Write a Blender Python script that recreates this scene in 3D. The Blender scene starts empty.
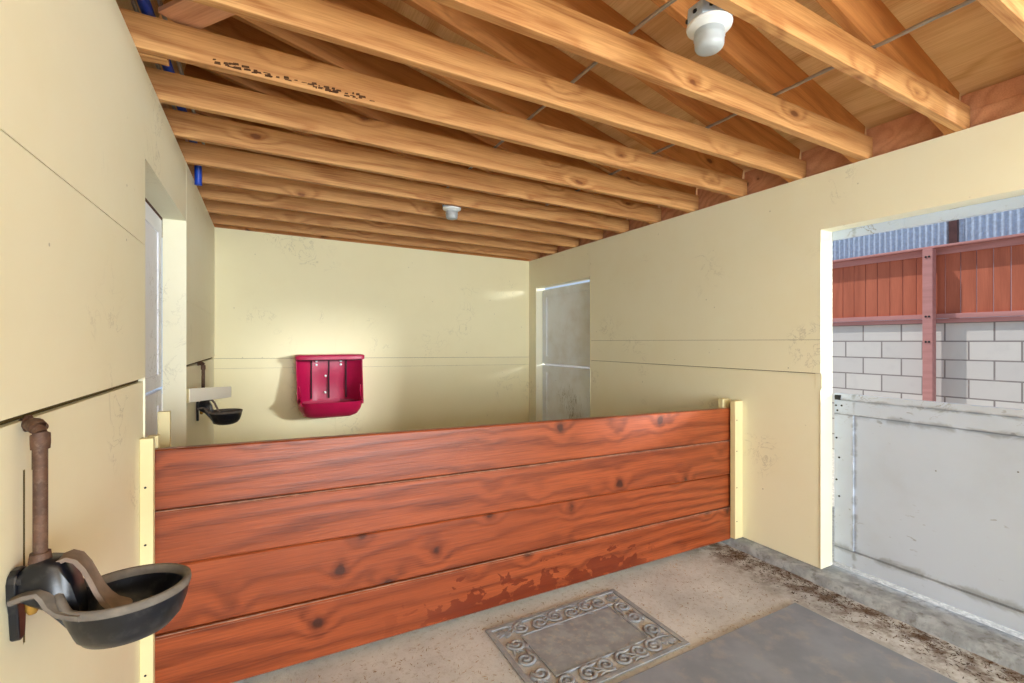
import bpy, bmesh, math, random
from mathutils import Vector, Matrix

S = bpy.context.scene
COL = S.collection
R = random.Random(7)

# ------------------------------------------------------------------ camera
cam_d = bpy.data.cameras.new('camera')
cam_d.sensor_fit = 'HORIZONTAL'; cam_d.sensor_width = 36.0
cam_d.lens = 462.0 / 1024.0 * 36.0
cam_d.clip_start = 0.02; cam_d.clip_end = 200
cam = bpy.data.objects.new('camera', cam_d); COL.objects.link(cam)
cam.location = (0, 0, 1.46); cam.rotation_euler = (math.pi / 2, 0, -0.4918)
S.camera = cam

# ------------------------------------------------------------------ view, sky, sun, daylight, added yard lamp
S.view_settings.view_transform = 'Standard'; S.view_settings.look = 'None'
S.view_settings.gamma = 1.0; S.view_settings.use_curve_mapping = False
S.view_settings.exposure = 0.0
S.cycles.use_denoising = True
S.cycles.max_bounces = 10; S.cycles.diffuse_bounces = 6
S.cycles.sample_clamp_indirect = 4.0

w = bpy.data.worlds.new('sky'); S.world = w; w.use_nodes = True
bg = w.node_tree.nodes['Background']
bg.inputs[0].default_value = (0.62, 0.78, 1.0, 1); bg.inputs[1].default_value = 0.8

sun_d = bpy.data.lights.new('sun', 'SUN'); sun_d.energy = 3.6; sun_d.angle = 0.012
sun_d.color = (1.0, 0.94, 0.86)
sun = bpy.data.objects.new('sun', sun_d); COL.objects.link(sun)
sun.rotation_euler = Vector((0.30, -0.42, -0.86)).to_track_quat('-Z', 'Y').to_euler()
sun.location = (-6, 6, 12)

def area(name, loc, target, sx, sy, power, color):
    d = bpy.data.lights.new(name, 'AREA'); d.shape = 'RECTANGLE'; d.size = sx; d.size_y = sy
    d.energy = power; d.color = color
    o = bpy.data.objects.new(name, d); COL.objects.link(o); o.location = loc
    o.rotation_euler = (Vector(target) - Vector(loc)).to_track_quat('-Z', 'Y').to_euler()
    return o
area('front_doorway_daylight', (1.3, -4.95, 1.20), (1.3, 3.0, 0.95), 3.3, 2.2, 460, (0.86, 0.935, 1.0))
yard = area('added_yard_light', (11.5, -12.6, 3.6), (0.6, 5.0, 1.0), 3.8, 1.8, 400, (0.92, 0.97, 1.0)); yard.data.spread = math.radians(50)  # added lamp far out, strengthens the yard light entering over the half door

# ------------------------------------------------------------------ helpers
def tag(o, label=None, cat=None, group=None, kind=None):
    if label: o['label'] = label
    if cat: o['category'] = cat
    if group: o['group'] = group
    if kind: o['kind'] = kind
    return o

def obj(name, bm, mats, parent=None, loc=(0, 0, 0), smooth=False, bevel=0.0, angle=40):
    bmesh.ops.recalc_face_normals(bm, faces=bm.faces)
    me = bpy.data.meshes.new(name); bm.to_mesh(me); bm.free()
    for m in (mats if isinstance(mats, (list, tuple)) else [mats]): me.materials.append(m)
    o = bpy.data.objects.new(name, me); COL.objects.link(o); o.location = loc
    if parent: o.parent = parent
    if smooth:
        for p in me.polygons: p.use_smooth = True
        me.set_sharp_from_angle(angle=math.radians(angle))
    if bevel:
        b = o.modifiers.new('bevel', 'BEVEL'); b.width = bevel; b.segments = 2; b.limit_method = 'ANGLE'
    return o

def empty(name, loc, rz=0.0):
    o = bpy.data.objects.new(name, None); COL.objects.link(o); o.location = loc
    o.rotation_euler = (0, 0, rz); o.empty_display_size = 0.1
    return o

def copy_tree(o, parent=None):
    c = o.copy(); COL.objects.link(c)
    if parent: c.parent = parent
    for ch in list(o.children): copy_tree(ch, c)
    return c

def box(bm, x0, x1, y0, y1, z0, z1, mi=0):
    v = [bm.verts.new((x, y, z)) for x in (x0, x1) for y in (y0, y1) for z in (z0, z1)]
    for q in ((0, 1, 3, 2), (4, 6, 7, 5), (0, 4, 5, 1), (2, 3, 7, 6), (0, 2, 6, 4), (1, 5, 7, 3)):
        f = bm.faces.new([v[i] for i in q]); f.material_index = mi
    return bm

def prism(bm, pts, axis, a, b, mi=0):
    """polygon extruded along an axis; pts are in the two other axes in xyz order"""
    def mk(p, t):
        return {'x': (t, p[0], p[1]), 'y': (p[0], t, p[1]), 'z': (p[0], p[1], t)}[axis]
    A = [bm.verts.new(mk(p, a)) for p in pts]; B = [bm.verts.new(mk(p, b)) for p in pts]
    fs = [bm.faces.new(A), bm.faces.new(B[::-1])]
    n = len(pts)
    for i in range(n): fs.append(bm.faces.new((A[i], B[i], B[(i + 1) % n], A[(i + 1) % n])))
    for f in fs: f.material_index = mi
    return bm

def loft(bm, rings, cap0=True, cap1=True, closed=True, mi=0):
    V = [[bm.verts.new(p) for p in r] for r in rings]
    n = len(rings[0])
    for i in range(len(V) - 1):
        for j in range(n if closed else n - 1):
            k = (j + 1) % n
            f = bm.faces.new((V[i][j], V[i][k], V[i + 1][k], V[i + 1][j])); f.material_index = mi
    if cap0 and closed: bm.faces.new(V[0][::-1]).material_index = mi
    if cap1 and closed: bm.faces.new(V[-1]).material_index = mi
    return bm

def tube(bm, pts, r, seg=12, flat=1.0, mi=0):
    P = [Vector(p) for p in pts]; rings = []
    up = Vector((0, 0, 1))
    for i, p in enumerate(P):
        t = (P[min(i + 1, len(P) - 1)] - P[max(i - 1, 0)]).normalized()
        ref = up if abs(t.dot(up)) < 0.93 else Vector((0, 1, 0))
        a = t.cross(ref).normalized(); b = a.cross(t).normalized()
        rr = r[i] if isinstance(r, (list, tuple)) else r
        rings.append([p + a * rr * math.cos(2 * math.pi * k / seg) + b * rr * flat * math.sin(2 * math.pi * k / seg) for k in range(seg)])
    return loft(bm, rings, mi=mi)

def lathe(bm, prof, c=(0, 0, 0), seg=32, sx=1.0, sy=1.0, mi=0):
    rings = []
    for r, z in prof:
        rings.append([(c[0] + sx * r * math.cos(2 * math.pi * k / seg), c[1] + sy * r * math.sin(2 * math.pi * k / seg), c[2] + z) for k in range(seg)])
    return loft(bm, rings, mi=mi)

# ------------------------------------------------------------------ materials
class NT:
    def __init__(s, name):
        s.m = bpy.data.materials.new(name); s.m.use_nodes = True
        s.t = s.m.node_tree; s.b = s.t.nodes['Principled BSDF']
        s.tc = s.t.nodes.new('ShaderNodeTexCoord')
    def n(s, typ, **k):
        x = s.t.nodes.new('ShaderNode' + typ)
        for a, v in k.items(): setattr(x, a, v)
        return x
    def l(s, a, b): s.t.links.new(a, b)
    def put(s, sock, v):
        if hasattr(v, 'links') or isinstance(v, bpy.types.NodeSocket): s.l(v, sock)
        else: sock.default_value = v
    def math(s, op, a, b=0.0, c=0.0, clamp=False):
        x = s.n('Math', operation=op, use_clamp=clamp)
        for i, v in enumerate((a, b, c)): s.put(x.inputs[i], v)
        return x.outputs[0]
    def vmath(s, op, a, b):
        x = s.n('VectorMath', operation=op)
        s.put(x.inputs[0], a); s.put(x.inputs[1], b)
        return x.outputs[0]
    def noise(s, vec, scale, detail=3.0, rough=0.55, dist=0.0):
        x = s.n('TexNoise'); s.put(x.inputs['Vector'], vec)
        x.inputs['Scale'].default_value = scale; x.inputs['Detail'].default_value = detail
        x.inputs['Roughness'].default_value = rough; x.inputs['Distortion'].default_value = dist
        return x.outputs[0]
    def vor(s, vec, scale, feature='F1'):
        x = s.n('TexVoronoi', feature=feature); s.put(x.inputs['Vector'], vec); x.inputs['Scale'].default_value = scale
        return x
    def step(s, v, lo, hi):
        x = s.n('MapRange', interpolation_type='SMOOTHSTEP'); s.put(x.inputs[0], v)
        x.inputs[1].default_value = lo; x.inputs[2].default_value = hi
        return x.outputs[0]
    def mix(s, f, a, b, mode='MIX'):
        x = s.n('Mix', data_type='RGBA', blend_type=mode)
        s.put(x.inputs[0], f)
        for i, v in ((6, a), (7, b)):
            if isinstance(v, tuple): x.inputs[i].default_value = (*v[:3], 1)
            else: s.l(v, x.inputs[i])
        return x.outputs[2]
    def bump(s, h, strength, dist=0.01):
        x = s.n('Bump'); x.inputs['Strength'].default_value = strength; x.inputs['Distance'].default_value = dist
        s.l(h, x.inputs['Height']); s.l(x.outputs[0], s.b.inputs['Normal'])
    def co(s, scale=(1, 1, 1), rand=False):
        v = s.tc.outputs['Object']
        if rand:
            oi = s.n('ObjectInfo')
            v = s.vmath('ADD', v, s.vmath('MULTIPLY', s.comb(oi.outputs['Random'], oi.outputs['Random'], oi.outputs['Random']), (37.0, 11.0, 23.0)))
        return s.vmath('MULTIPLY', v, scale)
    def comb(s, a, b, c):
        x = s.n('CombineXYZ')
        for i, v in enumerate((a, b, c)): s.put(x.inputs[i], v)
        return x.outputs[0]
    def sep(s, v):
        x = s.n('SeparateXYZ'); s.l(v, x.inputs[0]); return x.outputs
    def done(s, col, rough=0.6, spec=0.5, metal=0.0):
        if isinstance(col, tuple): s.b.inputs['Base Color'].default_value = (*col, 1)
        else: s.l(col, s.b.inputs['Base Color'])
        s.put(s.b.inputs['Roughness'], rough); s.b.inputs['Metallic'].default_value = metal
        s.b.inputs['Specular IOR Level'].default_value = spec
        return s.m

def srgb(r, g, b):
    f = lambda c: (c / 255 / 12.92) if c <= 10 else ((c / 255 + 0.055) / 1.055) ** 2.4
    return (f(r), f(g), f(b))

def wood(name, light, dark, knot, axis='x', kt=1.0, swirl_k=8.0, kvec=(2.4, 5.5, 5.5), rough=0.6, spec=0.3, ring=1.0, knots=True, kscale=1.0, contrast=1.0, wet=None, bump=0.25):
    t = NT(name)
    v = t.co(rand=True)
    x, y, z = t.sep(v)
    if axis == 'y': x, y = y, x
    if axis == 'z': x, z = z, x
    P = t.comb(x, y, z)
    low = t.noise(t.vmath('MULTIPLY', P, (0.55, 3.5, 3.5)), 1.0, 2.5)
    low2 = t.noise(t.vmath('MULTIPLY', P, (2.2, 9, 9)), 1.0, 2.0)
    fib = t.noise(t.vmath('MULTIPLY', P, (5, 150, 150)), 1.0, 3.0, 0.65)
    big = t.noise(t.vmath('MULTIPLY', P, (0.9, 2, 2)), 1.3, 2.0)
    ph = t.math('ADD', t.math('MULTIPLY', z, 70.0 * ring), t.math('MULTIPLY', y, 55.0 * ring))
    ph = t.math('ADD', ph, t.math('MULTIPLY', low, 26.0 * ring))
    ph = t.math('ADD', ph, t.math('MULTIPLY', low2, 3.0))
    if knots:
        wob = t.n('TexNoise'); t.l(t.vmath('MULTIPLY', P, (14, 22, 22)), wob.inputs['Vector']); wob.inputs['Scale'].default_value = 1.0; wob.inputs['Detail'].default_value = 3.0
        Pk = t.vmath('ADD', P, t.vmath('MULTIPLY', t.vmath('SUBTRACT', wob.outputs['Color'], (.5, .5, .5)), (.05, .03, .03)))
        kv = t.vor(t.vmath('MULTIPLY', Pk, tuple(k * kscale for k in kvec)), 1.0)
        d = kv.outputs['Distance']
        swirl = t.step(d, 0.42, 0.0)
        ph = t.math('ADD', ph, t.math('MULTIPLY', swirl, swirl_k))
    rings = t.math('MULTIPLY_ADD', t.math('SINE', ph), 0.5, 0.5)
    rings = t.math('POWER', rings, 1.8)
    f = t.math('ADD', t.math('MULTIPLY', rings, 0.42 * contrast), t.math('MULTIPLY', t.step(fib, 0.3, 0.75), 0.42 * contrast), clamp=True)
    c = t.mix(f, light, dark)
    c = t.mix(t.math('MULTIPLY', t.step(big, 0.38, 0.68), 0.45), c, t.mix(0.5, dark, light), 'MIX')
    if knots:
        c = t.mix(t.math('MULTIPLY', t.step(d, 0.17 * kt, 0.08 * kt), 0.5), c, dark)
        c = t.mix(t.math('MULTIPLY', t.step(d, 0.095 * kt, 0.045 * kt), 0.75), c, knot)
    if wet:
        c = wet(t, c)
    t.bump(t.math('ADD', fib, t.math('MULTIPLY', rings, 0.5)), bump, 0.002)
    return t.done(c, rough, spec)

M = {}
M['joist'] = wood('joist_fir', srgb(214, 162, 104), srgb(144, 82, 36), srgb(98, 48, 22), contrast=1.05)
M['rafter'] = wood('rafter_fir', srgb(212, 146, 82), srgb(164, 98, 48), srgb(78, 40, 18))
M['blocking'] = wood('blocking_wood', srgb(228, 174, 140), srgb(188, 130, 100), srgb(86, 44, 28))
M['ply'] = wood('roof_plywood', srgb(248, 212, 154), srgb(202, 146, 88), srgb(84, 44, 20), axis='y', ring=0.55, kscale=0.7, contrast=1.1)

def wetmarks(t, c):
    v = t.tc.outputs['Object']; x, y, z = t.sep(v)
    n = t.noise(t.vmath('MULTIPLY', v, (9, 9, 14)), 1.0, 4.0, 0.6, 0.6)
    inx = t.math('MULTIPLY', t.step(x, 0.75, 1.35), t.step(x, 2.75, 2.45))
    low = t.step(z, 0.235, 0.02)
    m = t.step(t.math('ADD', n, t.math('MULTIPLY', t.math('MULTIPLY', inx, low), 0.24)), 0.615, 0.635)
    m = t.math('MULTIPLY', m, t.step(z, 0.262, 0.235))
    return t.mix(t.math('MULTIPLY', m, t.math('MULTIPLY', inx, 0.8)), c, srgb(98, 32, 8))
M['plank'] = wood('partition_redwood', srgb(160, 78, 40), srgb(86, 32, 12), srgb(40, 18, 12), kvec=(3.6, 5.5, 3.2), swirl_k=5.0, kt=1.12, rough=0.36, spec=0.45, kscale=0.95, contrast=1.1, wet=wetmarks, bump=0.35)

def paint(name, base, stain, amount=0.25, speck=0.5, rough=0.55, spec=0.3, scuff=0.4, streak=(1, 1, 1), bump=0.12, extra=None):
    t = NT(name)
    v = t.co()
    n1 = t.noise(v, 1.3, 4.0); n2 = t.noise(v, 7.0, 4.0, 0.6)
    c = t.mix(t.math('MULTIPLY', t.step(t.math('ADD', n1, t.math('MULTIPLY', n2, 0.3)), 0.5, 0.95), amount), base, stain)
    sp = t.vor(v, 9.0)
    m = t.math('MULTIPLY', t.step(sp.outputs['Distance'], 0.05, 0.03), t.step(t.noise(v, 2.1, 1.0), 0.48, 0.56))
    c = t.mix(t.math('MULTIPLY', m, speck), c, srgb(70, 62, 50))
    sc = t.noise(t.vmath('MULTIPLY', v, streak), 5.0, 5.0, 0.62, 1.4)
    band = t.math('SUBTRACT', 1.0, t.math('MULTIPLY', t.math('ABSOLUTE', t.math('SUBTRACT', sc, 0.5)), 60.0), clamp=True)
    band = t.math('MULTIPLY', band, t.step(t.noise(v, 1.7, 2.0), 0.56, 0.68))
    c = t.mix(t.math('MULTIPLY', band, scuff), c, srgb(96, 88, 72))
    if extra: c = extra(t, c)
    t.bump(t.noise(v, 60.0, 4.0, 0.7), bump, 0.002)
    return t.done(c, rough, spec)

CREAM = srgb(238, 234, 209)
M['cream'] = paint('cream_wall_paint', CREAM, srgb(228, 216, 174), scuff=0.3)
M['creamback'] = paint('cream_wall_warm_light_tint', srgb(241, 232, 192), srgb(228, 216, 170), scuff=0.3)  # back wall cream, the warmer light deep in the room tinted into it
M['post'] = paint('cream_post_paint', srgb(226, 214, 168), srgb(200, 184, 130), 0.4, 0.6)
M['white'] = paint('door_white_paint', srgb(198, 209, 227), srgb(172, 180, 192), 0.45, 0.9, scuff=0.8)
def grime(t, c):
    v = t.tc.outputs['Object']; x, y, z = t.sep(v)
    n = t.noise(t.vmath('MULTIPLY', v, (6, 6, 9)), 1.0, 5.0, 0.65, 0.8)
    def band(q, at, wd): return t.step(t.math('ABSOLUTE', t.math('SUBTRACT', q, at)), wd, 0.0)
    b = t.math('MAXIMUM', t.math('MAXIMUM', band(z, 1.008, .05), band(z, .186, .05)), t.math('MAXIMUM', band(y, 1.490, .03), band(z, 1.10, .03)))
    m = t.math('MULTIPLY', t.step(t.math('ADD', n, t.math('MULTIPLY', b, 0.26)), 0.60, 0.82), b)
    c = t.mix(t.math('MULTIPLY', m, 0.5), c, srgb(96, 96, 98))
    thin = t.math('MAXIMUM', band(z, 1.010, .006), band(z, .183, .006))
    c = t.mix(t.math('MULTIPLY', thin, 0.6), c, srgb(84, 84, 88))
    n2 = t.noise(t.vmath('MULTIPLY', v, (30, 18, 42)), 1.0, 3.0, 0.5)
    k = t.math('MULTIPLY', t.step(n2, 0.66, 0.72), t.step(t.noise(v, 3.0, 2.0), 0.5, 0.62))
    return t.mix(t.math('MULTIPLY', k, 0.5), c, srgb(104, 104, 108))
M['halfdoor'] = paint('grimy_half_door_paint', srgb(196, 208, 227), srgb(170, 178, 192), 0.5, 0.9, scuff=0.9, extra=grime)
M['worn'] = paint('worn_door_paint', srgb(236, 244, 255), srgb(196, 192, 186), 0.8, 1.0, scuff=1.0, streak=(2.5, 2.5, 0.6))
M['doorlightened'] = paint('lightened_door_paint', srgb(238, 241, 250), srgb(214, 216, 226), 0.3, 0.6)  # same door paint, lightened in colour to offset the shade on the left door
M['trimwhite'] = paint('jamb_white_paint', srgb(248, 245, 232), srgb(224, 218, 196), 0.3, 0.7)
M['gap'] = NT('wall_cavity').done(srgb(92, 78, 48), 0.9, 0.1)

def plain(name, col, rough=0.5, spec=0.4, metal=0.0, var=0.15, vscale=14.0, dust=None, dustamt=0.0, bump=0.1):
    t = NT(name); v = t.co()
    n = t.noise(v, vscale, 4.0, 0.6)
    c = t.mix(t.step(n, 0.35, 0.7), tuple(k * (1 - var) for k in col), tuple(min(1, k * (1 + var)) for k in col))
    if dust:
        c = t.mix(t.math('MULTIPLY', t.step(t.noise(v, vscale * 2.2, 5.0, 0.65), 0.5, 0.68), dustamt), c, dust)
    t.bump(n, bump, 0.002)
    return t.done(c, rough, spec, metal)

def concrete():
    t = NT('dusty_concrete'); v = t.co()
    a = t.noise(v, 2.0, 5.0, 0.6); b = t.noise(v, 34.0, 6.0, 0.75); d = t.noise(v, 110.0, 3.0, 0.7)
    c = t.mix(t.step(a, 0.3, 0.7), srgb(182, 187, 194), srgb(214, 219, 225))
    c = t.mix(t.math('MULTIPLY', t.step(b, 0.50, 0.72), 0.55), c, srgb(136, 130, 124))
    c = t.mix(t.math('MULTIPLY', t.step(d, 0.60, 0.74), 0.7), c, srgb(80, 70, 60))
    x, y, z = t.sep(v)
    edge = t.math('MULTIPLY', t.step(x, 2.45, 2.86), t.step(t.noise(v, 9.0, 5.0, 0.7), 0.38, 0.62))
    c = t.mix(t.math('MULTIPLY', edge, 0.92), c, srgb(98, 78, 62))
    t.bump(t.math('ADD', b, t.math('MULTIPLY', d, 0.7)), 0.6, 0.008)
    return t.done(c, 0.92, 0.15)
M['concrete'] = concrete()
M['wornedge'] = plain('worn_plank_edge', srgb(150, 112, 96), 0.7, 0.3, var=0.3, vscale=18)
M['curb'] = plain('curb_concrete', srgb(156, 164, 174), 0.9, 0.2, var=0.25, vscale=12, dust=srgb(84, 80, 74), dustamt=0.5, bump=0.5)
M['rubber'] = plain('grey_rubber', srgb(132, 141, 158), 0.72, 0.35, var=0.12, vscale=4.0, dust=srgb(160, 158, 160), dustamt=0.45, bump=0.15)
M['doormat'] = plain('grey_mat_rubber', srgb(144, 152, 164), 0.75, 0.3, var=0.14, vscale=16, dust=srgb(176, 172, 168), dustamt=0.5, bump=0.2)
M['iron'] = plain('black_enamel_iron', srgb(16, 18, 26), 0.30, 0.5, var=0.3, vscale=22, dust=srgb(70, 68, 68), dustamt=0.3)
M['ironrim'] = plain('dusty_grey_rim', srgb(106, 99, 93), 0.75, 0.3, var=0.15, vscale=30)
M['paddle'] = plain('dusty_brown_paddle', srgb(122, 106, 96), 0.7, 0.3, var=0.15, vscale=26)
M['rust'] = plain('rusty_pipe', srgb(84, 58, 44), 0.65, 0.4, var=0.3, vscale=40, dust=srgb(124, 104, 88), dustamt=0.35)
M['brass'] = plain('brass_valve', srgb(170, 130, 60), 0.4, 0.5, 0.6)
M['galv'] = plain('galvanised_steel', srgb(182, 202, 226), 0.45, 0.5, 0.25, var=0.12, vscale=30)
M['dullmetal'] = plain('galvanised_conduit', srgb(170, 168, 164), 0.45, 0.5, 0.7, var=0.1)
M['porcelain'] = plain('white_porcelain', srgb(226, 228, 228), 0.3, 0.5, var=0.03)
M['magenta'] = plain('red_plastic', srgb(172, 8, 66), 0.42, 0.5, var=0.06, vscale=6, bump=0.02)
M['shadestrip'] = plain('dark_shade_strip', srgb(44, 10, 24), 0.6, 0.2)  # dark maroon for the shadow lines of the feeder
M['bluepipe'] = plain('blue_plastic', srgb(20, 70, 190), 0.4, 0.5)
M['black'] = plain('black_metal', srgb(26, 30, 34), 0.5, 0.4)
M['ink'] = plain('black_stamp_ink', srgb(84, 56, 36), 0.8, 0.1)
M['fencewood'] = wood('red_fence_stain', srgb(194, 112, 86), srgb(146, 76, 56), srgb(110, 46, 34), axis='z', knots=False, ring=0.6, contrast=0.8)
M['fencetrim'] = wood('mauve_fence_trim', srgb(196, 142, 140), srgb(160, 110, 108), srgb(96, 54, 54), axis='y', knots=False, contrast=0.6)
M['steelbrown'] = plain('brown_post_paint', srgb(84, 58, 58), 0.6, 0.3)
M['gravel'] = plain('pale_gravel', srgb(214, 210, 200), 0.95, 0.1, var=0.2, vscale=40, dust=srgb(120, 116, 106), dustamt=0.4, bump=0.6)
M['straw'] = plain('straw_debris', srgb(150, 124, 92), 0.9, 0.1, var=0.4, vscale=3)
M['leafbit'] = plain('dark_debris', srgb(78, 58, 42), 0.9, 0.1, var=0.4, vscale=3)
M['dark'] = plain('loft_boards', srgb(96, 62, 40), 0.8, 0.2, var=0.3)

def glass():
    t = NT('ribbed_frosted_glass')
    t.b.inputs['Transmission Weight'].default_value = 0.55
    t.b.inputs['IOR'].default_value = 1.3
    return t.done(srgb(214, 220, 224), 0.35, 0.5)
M['glass'] = glass()

def blocks():
    t = NT('white_block_wall'); v = t.tc.outputs['Object']; x, y, z = t.sep(v)
    br = t.n('TexBrick'); t.l(t.comb(y, z, 0.0), br.inputs['Vector'])
    br.offset = 0.5
    br.inputs['Scale'].default_value = 1.0; br.inputs['Mortar Size'].default_value = 0.008
    br.inputs['Mortar Smooth'].default_value = 0.15; br.inputs['Bias'].default_value = -0.2
    br.inputs['Brick Width'].default_value = 0.394; br.inputs['Row Height'].default_value = 0.2032
    br.inputs['Color1'].default_value = (*srgb(212, 210, 208), 1); br.inputs['Color2'].default_value = (*srgb(200, 198, 198), 1)
    br.inputs['Mortar'].default_value = (*srgb(140, 134, 134), 1)
    c = t.mix(t.math('MULTIPLY', t.step(t.noise(v, 7.0, 4.0), 0.5, 0.75), 0.3), br.outputs['Color'], srgb(190, 188, 190))
    t.bump(t.math('SUBTRACT', t.noise(v, 50, 4, 0.7), t.math('MULTIPLY', br.outputs['Fac'], 2.0)), 0.4, 0.004)
    return t.done(c, 0.9, 0.2)
M['blocks'] = blocks()

# ------------------------------------------------------------------ the setting
XL, XR, YB, YF = -0.421, 3.02, 5.17, -4.9
SL = 0.0119
def ztop(x): return 2.539 - SL * (x - XL)

def panel_yz(bm, x0, x1, y0, y1, z0, z1, holes=(), mi=0, hmi=None):
    """panel in the y-z plane with rectangular holes (ya, yb, za, zb)"""
    ys = sorted({y0, y1, *[h for q in holes for h in q[:2] if y0 < h < y1]})
    zs = sorted({z0, z1, *[h for q in holes for h in q[2:] if z0 < h < z1]})
    def solid(i, j):
        if not (0 <= i < len(ys) - 1 and 0 <= j < len(zs) - 1): return False
        cy, cz = (ys[i] + ys[i + 1]) / 2, (zs[j] + zs[j + 1]) / 2
        return not any(a < cy < b and c < cz < d for a, b, c, d in holes)
    V = {}
    def vt(x, y, z):
        k = (x, y, z)
        if k not in V: V[k] = bm.verts.new(k)
        return V[k]
    def quad(*p, m=mi): bm.faces.new([vt(*q) for q in p]).material_index = m
    hm = mi if hmi is None else hmi
    for i in range(len(ys) - 1):
        for j in range(len(zs) - 1):
            if not solid(i, j): continue
            a, b, c, d = ys[i], ys[i + 1], zs[j], zs[j + 1]
            for x in (x0, x1): quad((x, a, c), (x, b, c), (x, b, d), (x, a, d))
            if not solid(i - 1, j): quad((x0, a, c), (x1, a, c), (x1, a, d), (x0, a, d), m=hm)
            if not solid(i + 1, j): quad((x0, b, c), (x1, b, c), (x1, b, d), (x0, b, d), m=hm)
            if not solid(i, j - 1): quad((x0, a, c), (x1, a, c), (x1, b, c), (x0, b, c))
            if not solid(i, j + 1): quad((x0, a, d), (x1, a, d), (x1, b, d), (x0, b, d))
    return bm

ZL, ZR = ztop(XL), ztop(XR)
# left wall: studs and skin, one opening for the stall's left door
H3 = (2.291, 3.38, -1, 2.187)
bm = bmesh.new()
panel_yz(bm, -0.529, -0.437, YF, YB + .1, 0, ZL, [H3], 1)
for (a, b, c, d, xf) in ((YF, 2.290, 1.8405, ZL, -0.415), (YF, 2.290, 1.318, 1.8375, -0.415),
                         (2.2925, 3.3785, 2.187, ZL, -0.416),
                         (3.381, YB, 1.712, ZL, -0.415), (3.381, YB, 1.318, 1.7095, -0.415),
                         (3.381, YB, 0.02, 1.303, -0.421)):
    box(bm, -0.4369, xf, a, b, c, d)
panel_yz(bm, -0.4369, -0.421, YF, 2.290, 0.02, 1.303, [(1.262, 1.271, 0.86, 1.205), (1.300, 1.309, 1.195, 1.262)], 0, 1)
box(bm, -0.529, -0.415, 2.2895, 2.2912, 0.0, 2.187)          # lining of the opening
box(bm, -0.531, -0.415, 3.3788, 3.3805, 0.0, 2.187)
box(bm, -0.529, -0.416, 2.2912, 3.3788, 2.1855, 2.1871)
wl = tag(obj('wall_left', bm, [M['cream'], M['gap']]), kind='structure')

# right wall: stud core, plywood skin, two door openings
H1 = (0.35, 1.612, -1, 2.150); H2 = (3.897, 4.996, -1, 2.140)
bm = bmesh.new()
panel_yz(bm, 3.034, 3.147, YF, YB + .1, 0.056, ZR, [H1, H2], 1)
box(bm, 3.020, 3.0339, 1.6121, 3.8969, 1.4715, 2.150)
box(bm, 3.020, 3.0339, 0.3501, 3.9150, 2.1502, ZR)
box(bm, 3.020, 3.0339, 1.6121, 3.8969, 1.2635, 1.4695)
box(bm, 3.024, 3.0339, 1.6121, 3.8969, 0.058, 1.2590)
box(bm, 3.020, 3.0339, 3.9175, 5.17, 2.1402, ZR)
box(bm, 3.020, 3.0339, 4.9961, 5.17, 0.058, 2.1400)
box(bm, 3.020, 3.0339, YF, 0.3499, 0.058, ZR)
# jamb linings
box(bm, 3.0195, 3.1475, 1.6105, 1.6125, 0.056, 2.151); box(bm, 3.0195, 3.1475, 0.3495, 0.3515, 0.056, 2.151)
box(bm, 3.0195, 3.1475, 0.3515, 1.6105, 2.1485, 2.1505)
box(bm, 3.0195, 3.1475, 4.9945, 4.9965, 0.056, 2.141); box(bm, 3.0195, 3.1475, 3.8965, 3.8985, 0.056, 2.141)
box(bm, 3.0195, 3.1475, 3.8985, 4.9945, 2.1385, 2.1405)
wr = tag(obj('wall_right', bm, [M['cream'], M['gap']]), kind='structure')
bm = bmesh.new(); box(bm, 3.0165, 3.0239, 1.640, 3.8965, 1.171, 1.2575)
box(bm, 3.0145, 3.0239, 1.6005, 1.6385, 1.166, 1.262)
tag(obj('trim_1', bm, M['cream']), kind='structure')

# back wall, its seam falling slightly to the right
def seam(x): return 1.300 - 0.0116 * (x - XL)
bm = bmesh.new()
prism(bm, [(XL - .1, 0), (XR + .1, 0), (XR + .1, ztop(XR)), (XL - .1, ztop(XL))], 'y', 5.184, 5.29, 1)
xs = [XL - .08, 0.66, 1.88, XR + .08]
for i in range(3):
    a, b = xs[i], xs[i + 1] - 0.0004
    prism(bm, [(a, seam(a)), (b, seam(b)), (b, ztop(b)), (a, ztop(a))], 'y', 5.170, 5.1838)
    prism(bm, [(a, 0), (b, 0), (b, seam(b) - .098), (a, seam(a) - .098)], 'y', 5.173, 5.1838)
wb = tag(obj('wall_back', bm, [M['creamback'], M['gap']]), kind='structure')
bm = bmesh.new(); a, b = XL - .08, XR + .08
prism(bm, [(a, seam(a) - .096), (b, seam(b) - .096), (b, seam(b) - .003), (a, seam(a) - .003)], 'y', 5.1675, 5.1835)
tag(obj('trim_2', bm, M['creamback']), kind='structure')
# gable boards above the back wall, closing the roof space
bm = bmesh.new()
prism(bm, [(-1.3, 2.42), (XL - .1, 2.42), (XL - .1, ztop(XL)), (3.13, ztop(3.13)), (3.13, 2.70), (-0.5, 3.59), (-1.3, 3.39)], 'y', 5.20, 5.23)
tag(obj('wall_gable', bm, M['rafter']), kind='structure')

# roof sheathing: ridge above the left wall
def zs(x): return 2.704 + 0.247 * (3.129 - x) if x > -0.5 else 2.704 + 0.247 * 3.629 - 0.247 * (-0.5 - x)
bm = bmesh.new()
prism(bm, [(-0.5, zs(-.5)), (3.42, zs(3.42)), (3.42, zs(3.42) + .02), (-0.5, zs(-.5) + .03)], 'y', -5.1, 5.4)
prism(bm, [(-1.35, zs(-1.35)), (-0.5, zs(-.5)), (-0.5, zs(-.5) + .03), (-1.35, zs(-1.35) + .02)], 'y', -5.1, 5.4)
tag(obj('ceiling', bm, M['ply']), kind='structure')
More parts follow.
